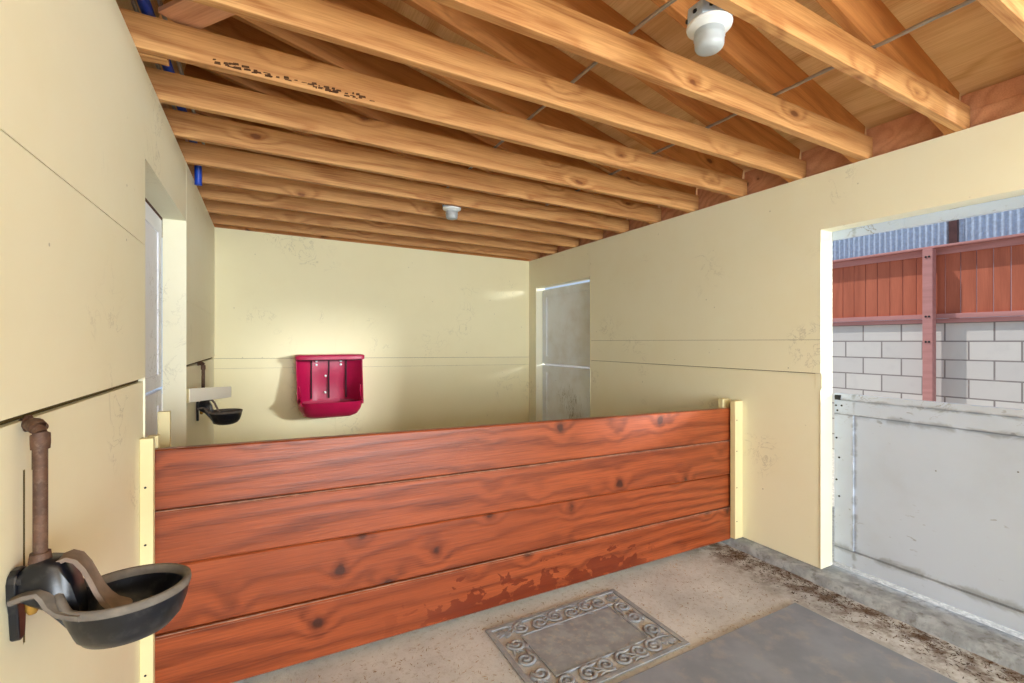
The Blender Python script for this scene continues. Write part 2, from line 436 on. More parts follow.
# loft closing beyond the left wall
bm = bmesh.new()
box(bm, -1.32, -1.30, -5.1, 5.3, 2.42, zs(-1.31) - .002)
box(bm, -1.30, -0.531, -5.1, 5.3, 2.42, 2.44)
tag(obj('wall_loft', bm, M['dark']), kind='structure')

# floor, curb, ground outside
bm = bmesh.new(); box(bm, -0.56, 3.16, -5.2, 5.3, -0.1, 0.0)
fl = tag(obj('floor', bm, M['concrete']), kind='structure')
bm = bmesh.new()
ny = 160
rings = []
for i in range(ny + 1):
    y = YF + (YB - YF) * i / ny
    j = lambda k: (R.random() - .5) * k
    rings.append([(2.928 + j(.010), y, 0.0), (2.940 + j(.009), y, 0.040 + j(.008)), (2.952 + j(.008), y, 0.051 + j(.004)), (3.155, y, 0.054), (3.155, y, 0.0)])
loft(bm, rings)
tag(obj('curb_right', bm, M['curb'], smooth=True, angle=60), kind='structure')  # concrete curb at the foot of the right wall
bm = bmesh.new()
box(bm, 3.161, 14, -9, 16, -0.1, 0.035); box(bm, -14, -0.561, -9, 16, -0.1, 0.0); box(bm, -0.56, 3.16, -9, -5.201, -0.1, -0.005); 
box(bm, -0.56, 3.16, 5.301, 16, -0.1, -0.005)
tag(obj('ground', bm, M['gravel']), kind='structure')

# ------------------------------------------------------------------ doors
def leaf(bm, x0, x1, y0, y1, z0, z1, stile, top, bot, face, rec=0.008, side=1):
    """framed door leaf in the y-z plane; the inner face (towards the room) is at x = face"""
    panel_yz(bm, min(face, face + side * .022), max(face, face + side * .022), y0, y1, z0, z1, [(y0 + stile, y1 - stile, z0 + bot, z1 - top)])
    box(bm, *sorted((face + side * rec, face + side * .034)), y0 + .002, y1 - .002, z0 + .002, z1 - .002)
    return bm

d1 = tag(empty('door_1', (3.147, 1.60, 0.0)), kind='structure')
d1.location = (0, 0, 0)
bm = bmesh.new(); leaf(bm, 0, 0, 0.36, 1.599, 0.084, 1.100, 0.105, 0.088, 0.098, 3.148, rec=.013)
obj('lower_leaf', bm, M['halfdoor'], d1, bevel=.002)
bm = bmesh.new(); prism(bm, [(3.140, 1.102), (3.186, 1.102), (3.186, 1.137), (3.152, 1.137)], 'y', 0.36, 1.599)
obj('leaf_cap', bm, M['halfdoor'], d1)
bm = bmesh.new(); box(bm, 3.138, 3.150, 1.560, 1.592, 1.098, 1.128)
tag(obj('latch_plate', bm, M['black'], d1, bevel=.002), 'small black latch plate')
for (y, z) in ((1.588, 1.062), (1.556, 1.064), (1.58, 1.032), (1.585, .86), (1.57, .74), (1.585, .60), (1.57, .50)):
    bm = bmesh.new(); lathe(bm, [(0.0005, -0.001), (0.006, 0), (0.005, .003), (.0005, .004)], seg=10)
    bmesh.ops.rotate(bm, verts=bm.verts, cent=(0, 0, 0), matrix=Matrix.Rotation(-math.pi / 2, 3, 'Y'))
    bmesh.ops.translate(bm, verts=bm.verts, vec=(3.1465, y, z))
    obj('bolt', bm, M['black'], d1)
bm = bmesh.new(); box(bm, 3.150, 3.176, 0.345, 1.24, 2.093, 2.1480); box(bm, 3.150, 3.1745, 1.2415, 1.66, 2.095, 2.1480)
obj('head_board', bm, M['halfdoor'], d1)

d2 = tag(empty('door_2', (0, 0, 0)), kind='structure')
bm = bmesh.new(); leaf(bm, 0, 0, 3.899, 4.984, 1.182, 2.108, 0.095, 0.090, 0.095, 3.108); obj('upper_leaf', bm, M['worn'], d2, bevel=.002)
bm = bmesh.new(); leaf(bm, 0, 0, 3.899, 4.984, 0.070, 1.166, 0.095, 0.090, 0.095, 3.108); obj('lower_leaf', bm, M['worn'], d2, bevel=.002)

d3 = tag(empty('door_3', (0, 0, 0)), kind='structure')
bm = bmesh.new(); leaf(bm, 0, 0, 2.30, 3.366, 1.196, 2.172, 0.09, 0.09, 0.075, -0.532, side=-1); obj('upper_leaf', bm, M['doorlightened'], d3, bevel=.002)
bm = bmesh.new(); leaf(bm, 0, 0, 2.30, 3.366, 0.030, 1.180, 0.09, 0.085, 0.095, -0.532, side=-1); obj('lower_leaf', bm, M['doorlightened'], d3, bevel=.002)

# ------------------------------------------------------------------ roof framing
JY = [0.540, 0.947, 1.361, 1.733, 2.140, 2.556, 2.961, 3.369, 3.744, 4.158, 4.580, 4.990]
JL = ['nearest ceiling joist, cut off by the top right corner of the photo',
      'ceiling joist just in front of the near lamp, ending above the open half door',
      'ceiling joist just behind the near lamp, passing under the curved conduit',
      'second ceiling joist behind the near lamp, right before the stamped joist',
      'ceiling joist with black smeared stamp marks near its left end',
      'ceiling joist right behind the one with black stamp marks',
      'sixth full ceiling joist counted from the near lamp, two joists behind the stamped one',
      'ceiling joist directly in front of the far ceiling lamp',
      'ceiling joist directly behind the far ceiling lamp',
      'third ceiling joist from the back wall, above the left door corner',
      'second ceiling joist from the back wall, partly hidden behind others',
      'last ceiling joist, closest to the back cream wall']
tilt = math.atan(SL)
joists = []
for i, y in enumerate(JY):
    bm = bmesh.new(); hh = 0.122 + R.random() * .012
    box(bm, -.09, 3.50, 0, 0.038, 0.0008, hh)
    o = obj('ceiling_joist', bm, M['joist'], loc=(XL - .006, y, ztop(XL - .006)), bevel=.0025)
    o.rotation_euler = (0, tilt, (R.random() - .5) * .004)
    tag(o, JL[i], 'joist', 'ceiling joists spanning the stall'); joists.append(o)
# stamp marks on the fifth joist
bm = bmesh.new(); rr = random.Random(3)
for k in range(60):
    x = 0.24 + rr.random() * .62; z = .008 + rr.random() * .018; ww = .006 + rr.random() * .024; h = .004 + rr.random() * .009
    prism(bm, [(x, z), (x + ww, z + rr.random() * .003), (x + ww * .9, z + h), (x + rr.random() * .003, z + h * .8)], 'y', -.0006, .0002)
tag(obj('stamp_marks', bm, M['ink'], joists[4]), 'smeared black stamp marks')

RL = ['nearest roof rafter at the top right corner, behind the nearest joist',
      'roof rafter rising beside the joist that ends above the open half door',
      'roof rafter rising behind the near ceiling lamp',
      'roof rafter behind the second joist past the near lamp',
      'roof rafter with a dark knot seen between the pale joists, behind the stamped joist',
      'shaded roof rafter above the second joist behind the stamped one',
      'dark reddish rafter in the roof space, deepest one clearly seen on the left',
      'rafter in the dark roof space above the far lamp front joist',
      'rafter in the dark roof space just behind the far lamp',
      'rafter in the dark roof space, third from the back wall',
      'rafter in the dark roof space, second from the back wall',
      'rafter in the dark roof space against the back gable']
sl = math.atan(0.247); rl = 3.59 / math.cos(sl)
for i, y in enumerate(JY):
    bm = bmesh.new(); box(bm, 0.0, rl, 0, .038, -.222, -.001)
    o = obj('roof_rafter', bm, M['rafter'], loc=(-0.5, y + .0395, zs(-.5)), bevel=.002)
    o.rotation_euler = (0, sl, 0)
    tag(o, RL[i], 'rafter', 'roof rafters above the joists')
BL = ['reddish blocking board at the top right corner, right of the lowest joist end',
      'reddish blocking board above the right wall, left of the joist ending over the half door',
      'reddish blocking board above the right wall, between the two joists right behind the near lamp',
      'reddish blocking board above the right wall, just right of the stamped joist end',
      'small blocking board above the right wall, beside the right end of the stamped joist',
      'small blocking board above the right wall, above the middle of the wall',
      'small blocking board above the right wall, in front of the closed door',
      'small blocking board above the right wall, above the closed back door near edge',
      'small dark blocking board above the closed back door',
      'small dark blocking board near the far right corner',
      'last dark blocking board in the far right corner']
for i in range(len(JY) - 1):
    bm = bmesh.new(); h = zs(3.12) - ZR - .004
    a, b = JY[i] + .0785, JY[i + 1] + .039
    box(bm, 0, .036, a, b, 0, h * .54); box(bm, .004, .036, a, b, h * .545, h - .006)
    o = obj('blocking_board', bm, M['blocking'], loc=(3.093, 0, ZR + .001), bevel=.002)
    # grain along the wall
    tag(o, BL[i], 'blocking', 'blocking boards between the rafters')
# loose plank lying over two joists, cleat blocks on the wall plate, services on the joists
bm = bmesh.new(); box(bm, -.20, .22, -.062, .062, 0, .02)
o = obj('loose_plank', bm, M['blocking'], loc=(-0.175, 2.00, 2.674), bevel=.002); o.rotation_euler = (0, 0, math.radians(-52))
tag(o, 'short loose plank lying across joists near the top left corner', 'plank')
bm = bmesh.new(); box(bm, -.05, .07, 0, .05, 0, .036)
o = obj('cleat_block', bm, M['joist'], loc=(-0.40, 2.19, ZL + .002), bevel=.002)
tag(o, 'small wooden cleat on top of the left wall behind the stamped joist', 'block')
for px, lab in ((-0.388, 'thick blue plastic pipe over the joists along the left wall'),):
    bm = bmesh.new(); tube(bm, [(px + .004 * math.sin(k), -1 + k * .25, 2.698 + .004 * math.cos(k * 2)) for k in range(17)] + [(px, 3.30, 2.70), (px, 3.58, 2.69), (px, 3.66, 2.66), (px, 3.69, 2.60), (px, 3.695, 2.50)], .021, 12)
    tag(obj('blue_pipe', bm, M['bluepipe'], smooth=True), lab, 'pipe')
for px, lab in ((-0.424, 'thin pale conduit left of the blue pipe above the left wall'), (-0.338, 'thin pale conduit right of the blue pipe above the left wall')):
    bm = bmesh.new(); tube(bm, [(px, -1 + k * .5, 2.704) for k in range(13)], .008, 8)
    tag(obj('thin_conduit', bm, M['dullmetal'], smooth=True), lab, 'conduit', 'pale conduits beside the blue pipe')
# conduit serving the lamps
bm = bmesh.new()
jt = 2.539 - SL * (1.26 - XL) + .146
pts = [(1.262, 4.9 - k * .4, jt) for k in range(10)] + [(1.262, 1.30, jt), (1.266, 1.24, jt), (1.276, 1.18, jt + .004), (1.295, 1.12, jt + .012), (1.33, 1.05, jt + .03), (1.36, 1.0, jt + .04), (1.40, .93, jt + .045), (1.42, .8, jt + .045)]
tube(bm, pts, .0075, 10)
tag(obj('lamp_conduit', bm, M['dullmetal'], smooth=True), 'grey conduit over the joists that curves towards the near ceiling lamp', 'conduit')
bm = bmesh.new(); jt = 2.539 - SL * (2.18 - XL) + .146
pts = []
for k in range(200):
    y = 4.9 - k * .03; pts.append((2.18 + .002 * math.sin(k), y, jt))
tube(bm, pts, [.0085 if k % 2 else .0070 for k in range(200)], 10)
tag(obj('armoured_cable', bm, M['dullmetal'], smooth=True, angle=80), 'straight armoured metal cable crossing the joists toward the top right', 'cable')

# ------------------------------------------------------------------ ceiling lamps
def make_lamp():
    t = empty('ceiling_lamp', (0, 0, 0))
    bm = bmesh.new()
    oct_ = [(.074 * math.cos(math.pi / 8 + k * math.pi / 4), .074 * math.sin(math.pi / 8 + k * math.pi / 4)) for k in range(8)]
    prism(bm, oct_, 'z', 0.004, 0.050)
    jb = obj('junction_box', bm, M['galv'], t, bevel=.002)
    bm = bmesh.new()
    for a in range(8):
        c = (.067 * math.cos(a * math.pi / 4), .067 * math.sin(a * math.pi / 4), .026)
        lathe(bm, [(.001, -.007), (.008, -.004), (.008, .004), (.001, .007)], c, 8)
        obj('knockout', bm, M['black'], jb); bm = bmesh.new()
    bm = bmesh.new()
    lathe(bm, [(.020, .004), (.070, .004), (.073, -.001), (.071, -.008), (.058, -.014), (.050, -.020), (.044, -.022), (.020, -.020)], seg=40)
    obj('lamp_base', bm, M['porcelain'], t, smooth=True)
    bm = bmesh.new()
    prof = [(.047, -.021), (.0475, -.040), (.049, -.043), (.0465, -.046), (.0455, -.066), (.044, -.074), (.038, -.081), (.026, -.085), (.002, -.086)]
    n = 56; rings = []
    for r, z in prof:
        rings.append([((r + (.0009 if k % 2 else -.0004) * (r > .02)) * math.cos(2 * math.pi * k / n), (r + (.0009 if k % 2 else -.0004) * (r > .02)) * math.sin(2 * math.pi * k / n), z) for k in range(n)])
    loft(bm, rings, cap0=False)
    obj('glass_jar', bm, M['glass'], t, smooth=True, angle=70)
    bm = bmesh.new(); lathe(bm, [(.012, -.02), (.013, -.04), (.026, -.050), (.028, -.060), (.02, -.073), (.002, -.078)], seg=20)
    obj('bulb', bm, M['porcelain'], t, smooth=True)
    return t
L1 = make_lamp(); L1.location = (1.318, 1.056, 2.522)
tag(L1, 'near ceiling lamp with ribbed glass jar and steel box, at the top of the photo', 'lamp', 'ceiling lamps under the joists')
L2 = copy_tree(L1); L2.location = (1.318, 3.478, 2.520)
tag(L2, 'small far ceiling lamp hanging under the joists before the back wall', 'lamp', 'ceiling lamps under the joists')

# ------------------------------------------------------------------ partition and its guide posts
PX0, PY0, PX1, PY1 = -0.412, 2.268, 3.012, 2.192
PT = tag(empty('stall_partition', (PX0, PY0, 0), math.atan2(PY1 - PY0, PX1 - PX0)),
         'low red-stained partition of four wide knotty planks across the stall', 'partition')
PLn = math.hypot(PX1 - PX0, PY1 - PY0)
zl = [1.034, 0.789, 0.566, 0.298, 0.030]; zr = [0.977, 0.746, 0.5025, 0.2685, 0.038]
off = [0.004, -0.001, 0.003, -0.010]
for k in range(4):
    bm = bmesh.new()
    g = .0015
    n = 24
    rings = []
    for i in range(n + 1):
        u = i / n; zt = zl[k] + (zr[k] - zl[k]) * u - g; zb = zl[k + 1] + (zr[k + 1] - zl[k + 1]) * u + g
        bow = .0015 * math.sin(u * 5 + k)
        y0, y1 = off[k] + bow, off[k] + .038 + bow; x = u * PLn; c = .006
        rings.append([(x, y0, zb + c), (x, y0 + c, zb), (x, y1, zb), (x, y1, zt), (x, y0 + c, zt), (x, y0, zt - c)])
    loft(bm, rings)
    o = obj('plank', bm, M['plank'], PT, smooth=True, angle=30)
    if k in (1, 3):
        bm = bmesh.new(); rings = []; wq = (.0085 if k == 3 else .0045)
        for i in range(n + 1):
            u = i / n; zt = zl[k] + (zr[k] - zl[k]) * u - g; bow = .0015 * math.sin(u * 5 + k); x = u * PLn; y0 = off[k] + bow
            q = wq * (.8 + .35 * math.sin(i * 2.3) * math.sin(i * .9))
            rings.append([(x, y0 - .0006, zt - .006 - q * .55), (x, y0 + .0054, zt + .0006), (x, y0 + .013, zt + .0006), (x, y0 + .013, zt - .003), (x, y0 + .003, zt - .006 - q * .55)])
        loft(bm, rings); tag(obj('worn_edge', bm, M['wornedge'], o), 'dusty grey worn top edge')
GP = [((-0.4205, -0.378, 2.222, 2.256), 1.087, 'cream guide post on the left wall, in front of the red partition'),
      ((-0.4145, -0.378, 2.3155, 2.352), 1.080, 'cream guide post on the left wall, just behind the partition end'),
      ((2.942, 3.0235, 2.140, 2.180), 1.036, 'cream guide post on the right wall, in front of the partition end'),
      ((2.942, 3.0235, 2.241, 2.281), 1.040, 'short cream guide post on the right wall, behind the partition end')]
for (a, b, c, d), z, lab in GP:
    bm = bmesh.new(); x0 = a; z0 = .0565 if a > 2 else .002
    box(bm, 0, b - a, 0, d - c, z0, z)
    o = tag(obj('guide_post', bm, M['post'], loc=(a, c, 0), bevel=.0025), lab, 'post', 'guide posts holding the partition')
    for zz in (.18, .42, .68, .9):
        bm = bmesh.new(); lathe(bm, [(.0005, -.001), (.0045, 0), (.0035, .0015), (.0004, .002)], (0, 0, 0), 8)
        vs = list(bm.verts); bmesh.ops.rotate(bm, verts=vs, cent=(0, 0, 0), matrix=Matrix.Rotation(math.pi / 2, 3, 'X'))
        bmesh.ops.translate(bm, verts=vs, vec=(.018, 0, zz))
        obj('nail_head', bm, M['black'], o)
bm = bmesh.new(); box(bm, 0, .046, 0, .030, 0, 1.142)
tag(obj('door_post', bm, M['post'], loc=(-0.424, 2.578, .001), bevel=.0025), 'yellowish post standing in the left doorway behind the partition', 'post')
bm = bmesh.new(); box(bm, 0, .05, 0, .022, 0, 1.165)
tag(obj('door_post', bm, M['post'], loc=(-0.478, 2.2925, .001), bevel=.0025), 'dim narrow post at the near edge of the left doorway', 'post')

# guard board above the far waterer
t = tag(empty('guard_board', (-0.430, 3.43, 1.13)), 'white board jutting from the left wall above the far waterer', 'board')
bm = bmesh.new()
A = Vector((.010, .0, 0)); B = Vector((.205, .42, 0)); d = (B - A).normalized(); nrm = Vector((d.y, -d.x, 0)) * .019
rings = []
for p, zt, zb in ((A, .043, -.043), (B, .010, -.066)):
    rings.append([p + Vector((0, 0, zb)), p + nrm + Vector((0, 0, zb)), p + nrm + Vector((0, 0, zt)), p + Vector((0, 0, zt))])
loft(bm, rings); obj('board', bm, M['trimwhite'], t, bevel=.002)
bm = bmesh.new(); prism(bm, [(.0095, -.03), (.014, -.03), (.055, .085), (.0095, .085)], 'z', -.042, .042); obj('wall_block', bm, M['post'], t, bevel=.002)

# ------------------------------------------------------------------ waterers
def make_waterer():
    t = empty('bowl_waterer', (0, 0, 0))
    # bowl: outer and inner shells
    bm = bmesh.new(); seg = 56; cx = .172
    prof = [(1.0, .000), (.99, -.012), (.95, -.036), (.86, -.062), (.70, -.081), (.45, -.092), (.02, -.096)]
    inner = [(.02, -.087), (.42, -.083), (.66, -.073), (.80, -.056), (.875, -.032), (.895, -.010), (.90, .000)]
    RX, RY = .106, .094
    def ring(k, z):
        q = []
        for i in range(seg):
            a = 2 * math.pi * i / seg; ca, sa = math.cos(a), math.sin(a)
            up = .030 * max(0, -ca - .72) / .28 if k > .8 else 0
            q.append((cx + RX * k * ca + (.004 * (1 - k)), RY * k * sa, z + up))
        return q
    loft(bm, [ring(k, z) for k, z in prof] + [ring(k, z) for k, z in inner], cap0=False, cap1=False)
    bowl = obj('bowl', bm, M['iron'], t, smooth=True, angle=60)
    bm = bmesh.new(); rings = []
    for k, z in ((1.010, -.009), (1.026, -.003), (1.02, .005), (.975, .008), (.91, .005), (.890, -.003), (.895, -.010), (1.010, -.009)):
        rings.append(ring(k, z))
    loft(bm, rings, cap0=False, cap1=False)
    tag(obj('rim', bm, M['ironrim'], bowl, smooth=True, angle=80), 'dusty grey rim')
    # wall plate with rounded top and tapered foot
    bm = bmesh.new()
    pts = [(-.016, -.050), (-.006, -.056), (.012, -.056), (.020, -.048), (.026, .0), (.036, .030), (.038, .060), (.030, .074), (.012, .080), (-.012, .080), (-.030, .074), (-.038, .060), (-.036, .030), (-.024, .0)]
    pts = [(a * .72, b) for a, b in pts]
    prism(bm, pts, 'x', 0.0005, .015)
    pl = obj('wall_plate', bm, M['iron'], t, bevel=.003)
    for yc in (-.016, .016):
        bm = bmesh.new(); lathe(bm, [(.0005, .0145), (.010, .0145), (.010, .020), (.007, .024), (.0005, .024)], seg=6)
        bmesh.ops.rotate(bm, verts=bm.verts, cent=(0, 0, 0), matrix=Matrix.Rotation(math.pi / 2, 3, 'Y')); bmesh.ops.translate(bm, verts=bm.verts, vec=(0, yc, .062))
        obj('bolt', bm, M['iron'], pl)
    # valve housing between plate and bowl
    bm = bmesh.new(); rings = []
    for x, hy, z0, z1 in ((.012, .022, .022, .072), (.030, .026, .010, .088), (.052, .030, -.002, .092), (.074, .032, -.030, .086), (.092, .030, -.058, .050), (.104, .026, -.066, .000)):
        c = .009
        rings.append([(x, -hy, z0 + c), (x, -hy + c, z0), (x, hy - c, z0), (x, hy, z0 + c), (x, hy, z1 - c), (x, hy - c, z1), (x, -hy + c, z1), (x, -hy, z1 - c)])
    loft(bm, rings); obj('valve_housing', bm, M['iron'], t, smooth=True, angle=50)
    # cast arms sweeping from the plate into the rim, flat on top
    for s in (-1, 1):
        path = [(.010, .030, .034), (.030, .032, .040), (.048, .034, .041), (.060, .037, .030), (.070, .043, .014), (.084, .055, .004), (.102, .070, .001), (.122, .083, .0)]
        wd = [.018, .018, .017, .015, .013, .011, .009, .007]
        bm = bmesh.new(); rings = []
        for i, (x, y, z) in enumerate(path):
            a = Vector(path[max(0, i - 1)]); b = Vector(path[min(len(path) - 1, i + 1)]); d = (b - a).normalized()
            side = Vector((-d.y, d.x, 0)).normalized() if i > 2 else Vector((0, 1, 0)); upv = d.cross(side); upv = upv if upv.z > 0 or upv.x > 0 else -upv
            c = Vector((x, y, z)); q = [c + side * wd[i] - upv * .003, c + side * wd[i] * .8 + upv * .003, c - side * wd[i] * .8 + upv * .003, c - side * wd[i] - upv * .003, c - side * wd[i] * .6 - upv * .008, c + side * wd[i] * .6 - upv * .008]
            rings.append([(p.x, p.y * s, p.z) for p in q])
        loft(bm, rings)
        tag(obj('arm', bm, M['ironrim'], t, smooth=True, angle=50), 'dusty cast arm')
    bm = bmesh.new(); tube(bm, [(.030, -.004, .016), (.030, -.004, -.002), (.030, -.004, -.010)], [.011, .010, .006], 12)
    obj('valve_cap', bm, M['brass'], t, smooth=True)
    # paddle lever
    bm = bmesh.new(); rings = []
    path = [(.060, .062, .015), (.062, .074, .018), (.071, .085, .020), (.083, .089, .021), (.096, .082, .021), (.108, .063, .020), (.118, .038, .020), (.128, .012, .021), (.139, -.009, .024), (.151, -.024, .026), (.163, -.031, .026), (.173, -.033, .020), (.179, -.0335, .008)]
    for i, (x, z, hw) in enumerate(path):
        a = Vector(path[max(i - 1, 0)][:2]); b = Vector(path[min(i + 1, len(path) - 1)][:2]); tt = (b - a).normalized(); n = Vector((-tt.y, tt.x))
        th = .0042
        def P(y, o): return (x + n.x * o, -.002 + y, z + n.y * o)
        rings.append([P(-hw, -th), P(-hw * .5, -th), P(hw * .5, -th), P(hw, -th), P(hw, th), P(hw * .7, th - .001), P(-hw * .7, th - .001), P(-hw, th)])
    loft(bm, rings); pd = obj('paddle', bm, M['paddle'], t, smooth=True, angle=50)
    bm = bmesh.new(); tube(bm, [(.064, -.026, .070), (.064, .024, .070)], .0055, 12); obj('hinge_pin', bm, M['dullmetal'], pd, smooth=True)
    # supply pipe with elbow into the wall
    bm = bmesh.new()
    tube(bm, [(.040, .000, .088), (.040, .000, .18), (.040, .000, .28), (.040, .000, .322), (.0385, .002, .334), (.034, .009, .342), (.026, .022, .346), (-.004, .062, .346)], .0108, 16)
    sp = obj('supply_pipe', bm, M['rust'], t, smooth=True)
    bm = bmesh.new()
    tube(bm, [(.040, 0, .303), (.040, 0, .316), (.0395, .001, .331), (.035, .008, .342), (.027, .020, .346), (.020, .031, .346)], [.014, .0148, .0146, .0146, .0148, .014], 16)
    obj('pipe_elbow', bm, M['rust'], sp, smooth=True, angle=50)
    bm = bmesh.new(); tube(bm, [(.040, 0, .086), (.040, 0, .104)], [.018, .0155], 10)
    obj('pipe_collar', bm, M['rust'], sp, smooth=True, angle=50)
    bm = bmesh.new(); tube(bm, [(.0005, .057, .346), (.008, .057, .346)], [.0165, .0165], 14)
    obj('wall_flange', bm, M['rust'], sp, smooth=True, angle=50)
    return t
W1 = make_waterer(); W1.location = (-0.421, 1.215, 0.950)
tag(W1, 'large near black bowl waterer with paddle and rusty pipe on left wall', 'waterer', 'bowl waterers on the left wall')
W2 = copy_tree(W1); W2.location = (-0.421, 3.900, 0.958)
tag(W2, 'small far black bowl waterer under the white board in the back corner', 'waterer', 'bowl waterers on the left wall')

# ------------------------------------------------------------------ red wall feeder
F = tag(empty('wall_feeder', (0.588, 5.1675, 0.72)), 'red plastic feeder with deep tray on the back wall', 'feeder')
# outline of the body in plan (x, y towards the room is negative)
def spread_plan(h):   # h 0 bottom .. 1 top : depth of the side cheeks
    dep = .20 + .03 * math.cos(h * math.pi) + .05 * (1 - h) ** 2
    return [(-.312, -dep), (-.300, -dep + .02), (-.250, -.105), (-.176, -.046), (-.160, -.040), (-.150, -.036), (-.08, -.028), (-.004, -.036), (.004, -.036), (.08, -.028), (.150, -.036), (.160, -.040), (.176, -.046), (.250, -.105), (.298, -dep + .02), (.310, -dep)]
bm = bmesh.new(); rings = []
zz = [.135, .20, .26, .32, .38, .44, .50, .56]
for z in zz:
    h = (z - .135) / .425
    p = spread_plan(h); wv = .012 * math.sin(h * 5.5)
    q = []
    for (x, y) in p:
        q.append((x * (1 - .035 * (1 - h)) + 0.0, y + wv * (1 - abs(x) / .32), z))
    back = [(.318 * (1 - .035 * (1 - h)), -spread_plan(h)[0][1] * -1, z), (.300, -.0005, z), (-.300, -.0005, z), (-.318 * (1 - .035 * (1 - h)), spread_plan(h)[0][1], z)]
    rings.append(q + back)
loft(bm, rings); body = obj('rack_body', bm, M['magenta'], F, smooth=True, angle=35)
# raised dark strips between the pads, groove shadow put in as colour
for gx, gy in ((-.168, -.050), (0.0, -.044), (.168, -.050)):
    bm = bmesh.new(); box(bm, gx - .0065, gx + .0065, gy - .012, gy + .006, .155, .556)
    obj('shade_strip', bm, M['shadestrip'], body)
# rim band around the top
bm = bmesh.new(); rings = []
outer = [(-.318, -.0005), (-.322, -.10), (-.326, -.20), (-.318, -.232), (-.29, -.245), (-.15, -.250), (0, -.252), (.15, -.250), (.292, -.245), (.320, -.232), (.328, -.20), (.324, -.10), (.318, -.0005)]
def shrink(p, k): return (p[0] * (1 - k / .32), p[1] + (k if p[1] < -.15 else 0))
for z, k in ((.556, .006), (.560, 0), (.592, -.002), (.602, .003), (.606, .014)):
    rings.append([(*shrink(p, k), z) for p in outer])
loft(bm, rings); obj('top_rim', bm, M['magenta'], F, smooth=True, angle=50)
bm = bmesh.new(); box(bm, -.300, .300, -.200, -.03, .548, .5555); obj('shade_strip', bm, M['shadestrip'], body)  # dark strip under the rim, its shade put in as colour
# tray: rounded scoop
bm = bmesh.new(); rings = []
def tray(k, z, back=-.0006, fwd=0.0):
    pts = []
    n = 26
    for i in range(n + 1):
        a = math.pi * i / n
        ca, sa = math.cos(a), max(0.0, math.sin(a))
        e = .42
        x = .296 * k * (abs(ca) ** e) * (1 if ca > 0 else -1)
        y = -(.13 + fwd) - (.30 * k) * (sa ** e)
        pts.append((x, y, z))
    pts += [(-.296 * k, back, z), (.296 * k, back, z)]
    return pts
out = [(.46, -.020), (.72, -.013), (.87, .012), (.955, .060), (.99, .105), (1.0, .135), (1.0, .150)]
inn = [(.955, .150), (.945, .130), (.90, .09), (.80, .05), (.5, .03)]
for k, z in out: rings.append(tray(k, z, fwd=-.06 * (1 - z / .150)))
for k, z in inn: rings.append(tray(k, z, back=-.03, fwd=-.05 * (1 - z / .150)))
loft(bm, rings); obj('tray', bm, M['magenta'], F, smooth=True, angle=50)
# cheeks joining rack and tray
for s in (-1, 1):
    r = []; bm = bmesh.new()
    for z, dep, x in ((.120, .38, .286), (.150, .37, .290), (.165, .32, .291), (.19, .27, .290), (.24, .235, .290), (.30, .215, .294)):
        r.append([(s * x, -.02, z), (s * (x - .014), -.02, z), (s * (x - .014), -dep, z), (s * x, -dep, z)])
    loft(bm, r)
    obj('side_cheek', bm, M['magenta'], F, smooth=True, angle=50)
for (x, z) in ((-.118, .535), (-.118, .500), (.118, .535), (.118, .500), (-.030, .385), (-.034, .215)):
    bm = bmesh.new(); n0 = 0; lathe(bm, [(.0005, 0), (.012, 0), (.012, .004), (.007, .008), (.0005, .008)], seg=14)
    bmesh.ops.rotate(bm, verts=bm.verts, cent=(0, 0, 0), matrix=Matrix.Rotation(math.pi / 2, 3, 'X')); bmesh.ops.translate(bm, verts=bm.verts, vec=(x, -.040, z))
    tag(obj('bolt', bm, M['porcelain'], body), 'pale washer bolt')

# ------------------------------------------------------------------ mats on the floor
bm = bmesh.new()
rings = []
MX0, MX1, MY0, MY1 = 0.55, 2.592, -0.4, 1.516
box(bm, 0, MX1 - MX0, 0, MY1 - MY0, 0.0008, .0145)
o = obj('rubber_mat', bm, M['rubber'], loc=(MX0, MY0, 0), bevel=.003)
tag(o, 'large plain dark grey rubber mat on the floor before the half door', 'mat')

DM = tag(empty('door_mat', (0.978, 1.556, 0.0)), 'grey openwork door mat with scrolls and a plain middle panel', 'mat')
W_, H_ = 0.828, 0.557
bm = bmesh.new()
def frame(bm, x0, x1, y0, y1, wd, z0, z1):
    for a, b, c, d in ((x0, x1, y0, y0 + wd), (x0, x1, y1 - wd, y1), (x0, x0 + wd, y0 + wd, y1 - wd), (x1 - wd, x1, y0 + wd, y1 - wd)):
        box(bm, a, b, c, d, z0, z1)
frame(bm, 0, W_, 0, H_, .026, .0008, .010); obj('outer_frame', bm, M['doormat'], DM, bevel=.003)
ix0, ix1, iy0, iy1 = .148, W_ - .150, .130, H_ - .130
bm = bmesh.new(); box(bm, ix0, ix1, iy0, iy1, .0008, .008); frame(bm, ix0 - .012, ix1 + .012, iy0 - .012, iy1 + .012, .010, .0008, .0105)
obj('centre_panel', bm, M['doormat'], DM, bevel=.002)
def spiral(cx, cy, r, turns, a0, hand, tail):
    pts = []
    n = int(26 * turns)
    for i in range(n + 1):
        u = i / n; a = a0 + hand * 2 * math.pi * turns * u
        rr_ = r * (0.16 + 0.84 * u)
        pts.append((cx + rr_ * math.cos(a), cy + rr_ * math.sin(a), .006))
    pts.append((pts[-1][0] + tail[0] * .5, pts[-1][1] + tail[1] * .5, .006)); pts.append((pts[-1][0] + tail[0] * .5, pts[-1][1] + tail[1] * .5, .0055))
    return pts
